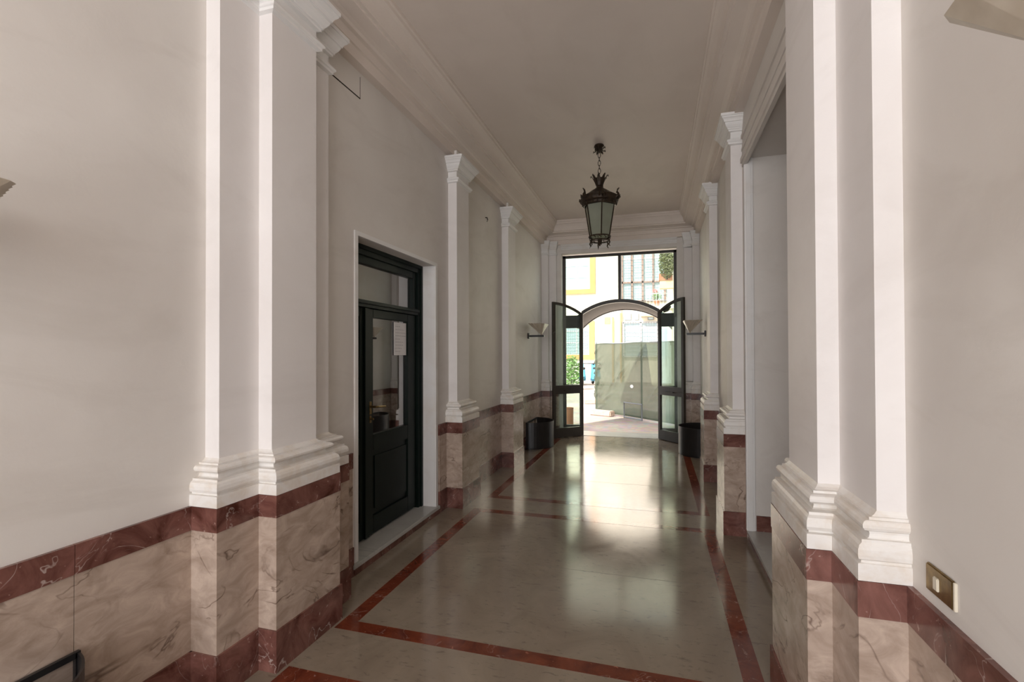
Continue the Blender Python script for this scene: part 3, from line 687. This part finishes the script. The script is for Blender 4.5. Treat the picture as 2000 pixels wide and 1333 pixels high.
bm = bmesh.new(); lathe(bm, [(.07, 2.982), (.11, 3.17), (.12, 3.18), (.1, 3.16)], .04, 16.1, 14); new('pot', bm, TERRA, f_)
plant('shrub', 'leafy green shrub at courtyard left, seen through the left leaf', 'shrub', 420, (-3.35, 20, .72), (.42, .3, .72), .09, LEAF2)
plant('climber', 'pale green climber behind the fence, seen through the right leaf', 'plant', 420, (.62, 12.6, 1.55), (.22, .2, .75), .06, LEAF2)
# scooters
SB = mottled('sky_blue_paint', (.08, .36, .55), (.14, .46, .66), 6, .35); TYRE = plain('tyre_black', (.02, .02, .02), .7); STEELW = plain('wheel_metal', (.6, .6, .6), .3, .8)
def scooter(x, y, rot, label):
    r = empty('motor_scooter', (0, 0, 0)); tag(r, label, 'scooter', 'scooters parked by the courtyard building')
    bm = bmesh.new()
    rows = [(-.62, .42, .10, .30), (-.45, .30, .17, .48), (-.15, .28, .18, .46), (0, .18, .16, .12), (.22, .18, .15, .12), (.34, .20, .17, .50), (.42, .40, .14, .62), (.48, .85, .08, .16)]
    prev = None
    for xx, z0, hw, hh in rows:
        q = [bm.verts.new(p) for p in ((xx, -hw, z0), (xx, hw, z0), (xx, hw*.7, z0+hh), (xx, -hw*.7, z0+hh))]
        if prev:
            for i in range(4): bm.faces.new((prev[i], prev[(i+1) % 4], q[(i+1) % 4], q[i]))
        else: bm.faces.new(q)
        prev = q
    bm.faces.new(prev); body = new('body', bm, SB, r)
    for xx in (-.45, .58):
        bm = bmesh.new(); tube(bm, [(xx+.18*math.cos(2*PI*k/20), 0, .24+.18*math.sin(2*PI*k/20)) for k in range(20)], .055, 8, True); wv = new('wheel', bm, TYRE, r)
        bm = bmesh.new(); tube(bm, [(xx, -.04, .24), (xx, .04, .24)], .12, 14); new('hub', bm, STEELW, wv)
    bm = bmesh.new(); box(bm, -.62, -.02, -.14, .14, .75, .84); bmesh.ops.bevel(bm, geom=bm.edges[:], offset=.03, segments=2, affect='EDGES'); new('seat', bm, TYRE, r)
    bm = bmesh.new(); tube(bm, [(.46, 0, .8), (.40, 0, 1.02)], .03, 8); tube(bm, [(.36, -.32, 1.02), (.42, 0, 1.0), (.36, .32, 1.02)], .018, 6); new('handlebar', bm, TYRE, r)
    bm = bmesh.new(); q = [bm.verts.new(p) for p in ((.50, -.2, .98), (.50, .2, .98), (.40, .16, 1.35), (.40, -.16, 1.35))]; bm.faces.new(q); new('windshield', bm, GLASS, r)
    r.location = (x, y, 0); r.rotation_euler = (0, 0, rot); return r
scooter(-2.78, 23.4, 1.9, 'sky blue scooter next to the fence edge, right of the pair')
scooter(-3.42, 23.5, 1.75, 'sky blue scooter half hidden by the left leaf stile')
for o in bpy.data.objects:
    if o.parent and o.parent.name.startswith('motor_scooter'): o.matrix_parent_inverse = Matrix.Identity(4)
# green mesh fence
def mesh_mat():
    m, t, b = nodes('green_shade_net'); v = coords(t); out = t.nodes['Material Output']
    f = noise(t, v, 3, 5, .6, .6); t.links.new(ramp(t, f, [(.3, (.075, .095, .063)), (.7, (.12, .14, .097))]), b.inputs['Base Color']); b.inputs['Roughness'].default_value = .8
    tr = t.nodes.new('ShaderNodeBsdfTransparent'); tl = t.nodes.new('ShaderNodeBsdfTranslucent'); tl.inputs[0].default_value = (.12, .15, .10, 1)
    a = t.nodes.new('ShaderNodeMixShader'); a.inputs[0].default_value = .35; t.links.new(b.outputs[0], a.inputs[1]); t.links.new(tl.outputs[0], a.inputs[2])
    c = t.nodes.new('ShaderNodeMixShader'); c.inputs[0].default_value = .10; t.links.new(a.outputs[0], c.inputs[1]); t.links.new(tr.outputs[0], c.inputs[2])
    t.links.new(c.outputs[0], out.inputs[0]); return m
F0, F1 = Vector((-1.487, 12.51, 0)), Vector((.80, 10.11, 0)); FD = (F1-F0).normalized(); FN = Vector((-FD.y, FD.x, 0)); FLn = (F1-F0).length
fe = empty('site_fence', F0); tag(fe, 'green netted site fence standing in the courtyard beyond the doorway', 'fence')
bm = bmesh.new(); nx_, nz_ = 90, 50; g = []
random.seed(11)
folds = [(random.uniform(0, 1)**1.6*FLn, random.uniform(.1, 1.6), random.uniform(.25, .6), random.uniform(.5, 1.3)) for _ in range(26)]
for i in range(nx_+1):
    row = []
    for j in range(nz_+1):
        s = FLn*i/nx_; z = .04+1.70*j/nz_+(.012*math.sin(s*5) if j == nz_ else 0)
        dd = .012*math.sin(s*3+z*2)
        for fs, fz, fl_, an in folds:
            a_, b_ = s-fs, z-fz; along = a_*math.cos(an)+b_*math.sin(an); ac = -a_*math.sin(an)+b_*math.cos(an)
            dd += .055*math.exp(-(ac/.020)**2)*math.exp(-(along/(fl_*.5))**2)
        p = F0+FD*s-FN*dd; row.append(bm.verts.new((p.x, p.y, z)))
    g.append(row)
for i in range(nx_):
    for j in range(nz_): bm.faces.new((g[i][j], g[i+1][j], g[i+1][j+1], g[i][j+1]))
new('net', bm, mesh_mat(), fe, True)
bm = bmesh.new()
for s in (.0, FLn*.5, FLn): p = F0+FD*s+FN*.04; tube(bm, [(p.x, p.y, .02), (p.x, p.y, 1.78)], .02, 8)
for z in (.06, 1.74): a_, b_ = F0+FN*.04, F1+FN*.04; tube(bm, [(a_.x, a_.y, z), (b_.x, b_.y, z)], .016, 6)
new('post', bm, GREYM, fe)
bm = bmesh.new()
p0 = F0+FD*1.15-FN*.04; p1 = F0+FD*1.75-FN*.04
tube(bm, [(p0.x, p0.y, .0), (p0.x, p0.y, .36), (p1.x, p1.y, .36), (p1.x, p1.y, .0)], .016, 6); tube(bm, [(p0.x, p0.y, .02), (p1.x, p1.y, .02)], .016, 6)
new('brace_frame', bm, GREYM, fe)
bm = bmesh.new(); c0 = F0+FD*(F0-Vector((-.524, 11.45, 0))).length-FN*.05
ring = [bm.verts.new((c0+FD*(.055*math.cos(a))).to_tuple()[:2]+(.745+.04*math.sin(a),)) for a in [2*PI*k/18 for k in range(18)]]; bm.faces.new(ring)
ext = bmesh.ops.extrude_face_region(bm, geom=bm.faces[:]); bmesh.ops.translate(bm, vec=-FN*.004, verts=[q for q in ext['geom'] if isinstance(q, bmesh.types.BMVert)])
new('round_sticker', bm, WHT, fe)
CONC = mottled('pinkish_concrete', (.50, .36, .28), (.62, .48, .40), 12, .9, 0, .2)
def block(x, y, rz, label):
    bm = bmesh.new(); box(bm, -.30, .30, -.11, .11, 0, .13); bmesh.ops.bevel(bm, geom=bm.edges[:], offset=.02, segments=2, affect='EDGES')
    bmesh.ops.rotate(bm, verts=bm.verts, matrix=Matrix.Rotation(rz, 3, 'Z')); bmesh.ops.translate(bm, verts=bm.verts, vec=(x, y, -.006))
    tag(new('concrete_block', bm, CONC), label, 'block', 'concrete fence weights')
block(-1.26, 11.95, -.5, 'pinkish concrete block under the near-left foot of the fence'); block(-1.78, 14.7, .2, 'small pinkish concrete block farther back, left of the fence edge')
bm = bmesh.new(); lathe(bm, [(.075, 0), (.085, .02), (.085, .35), (.09, .36), (.09, .375), (.07, .375), (.07, .10)], -1.74, 10.1, 20)
tag(new('terracotta_bollard', bm, TERRA), 'round terracotta pot outside, seen through lower left leaf pane', 'pot')
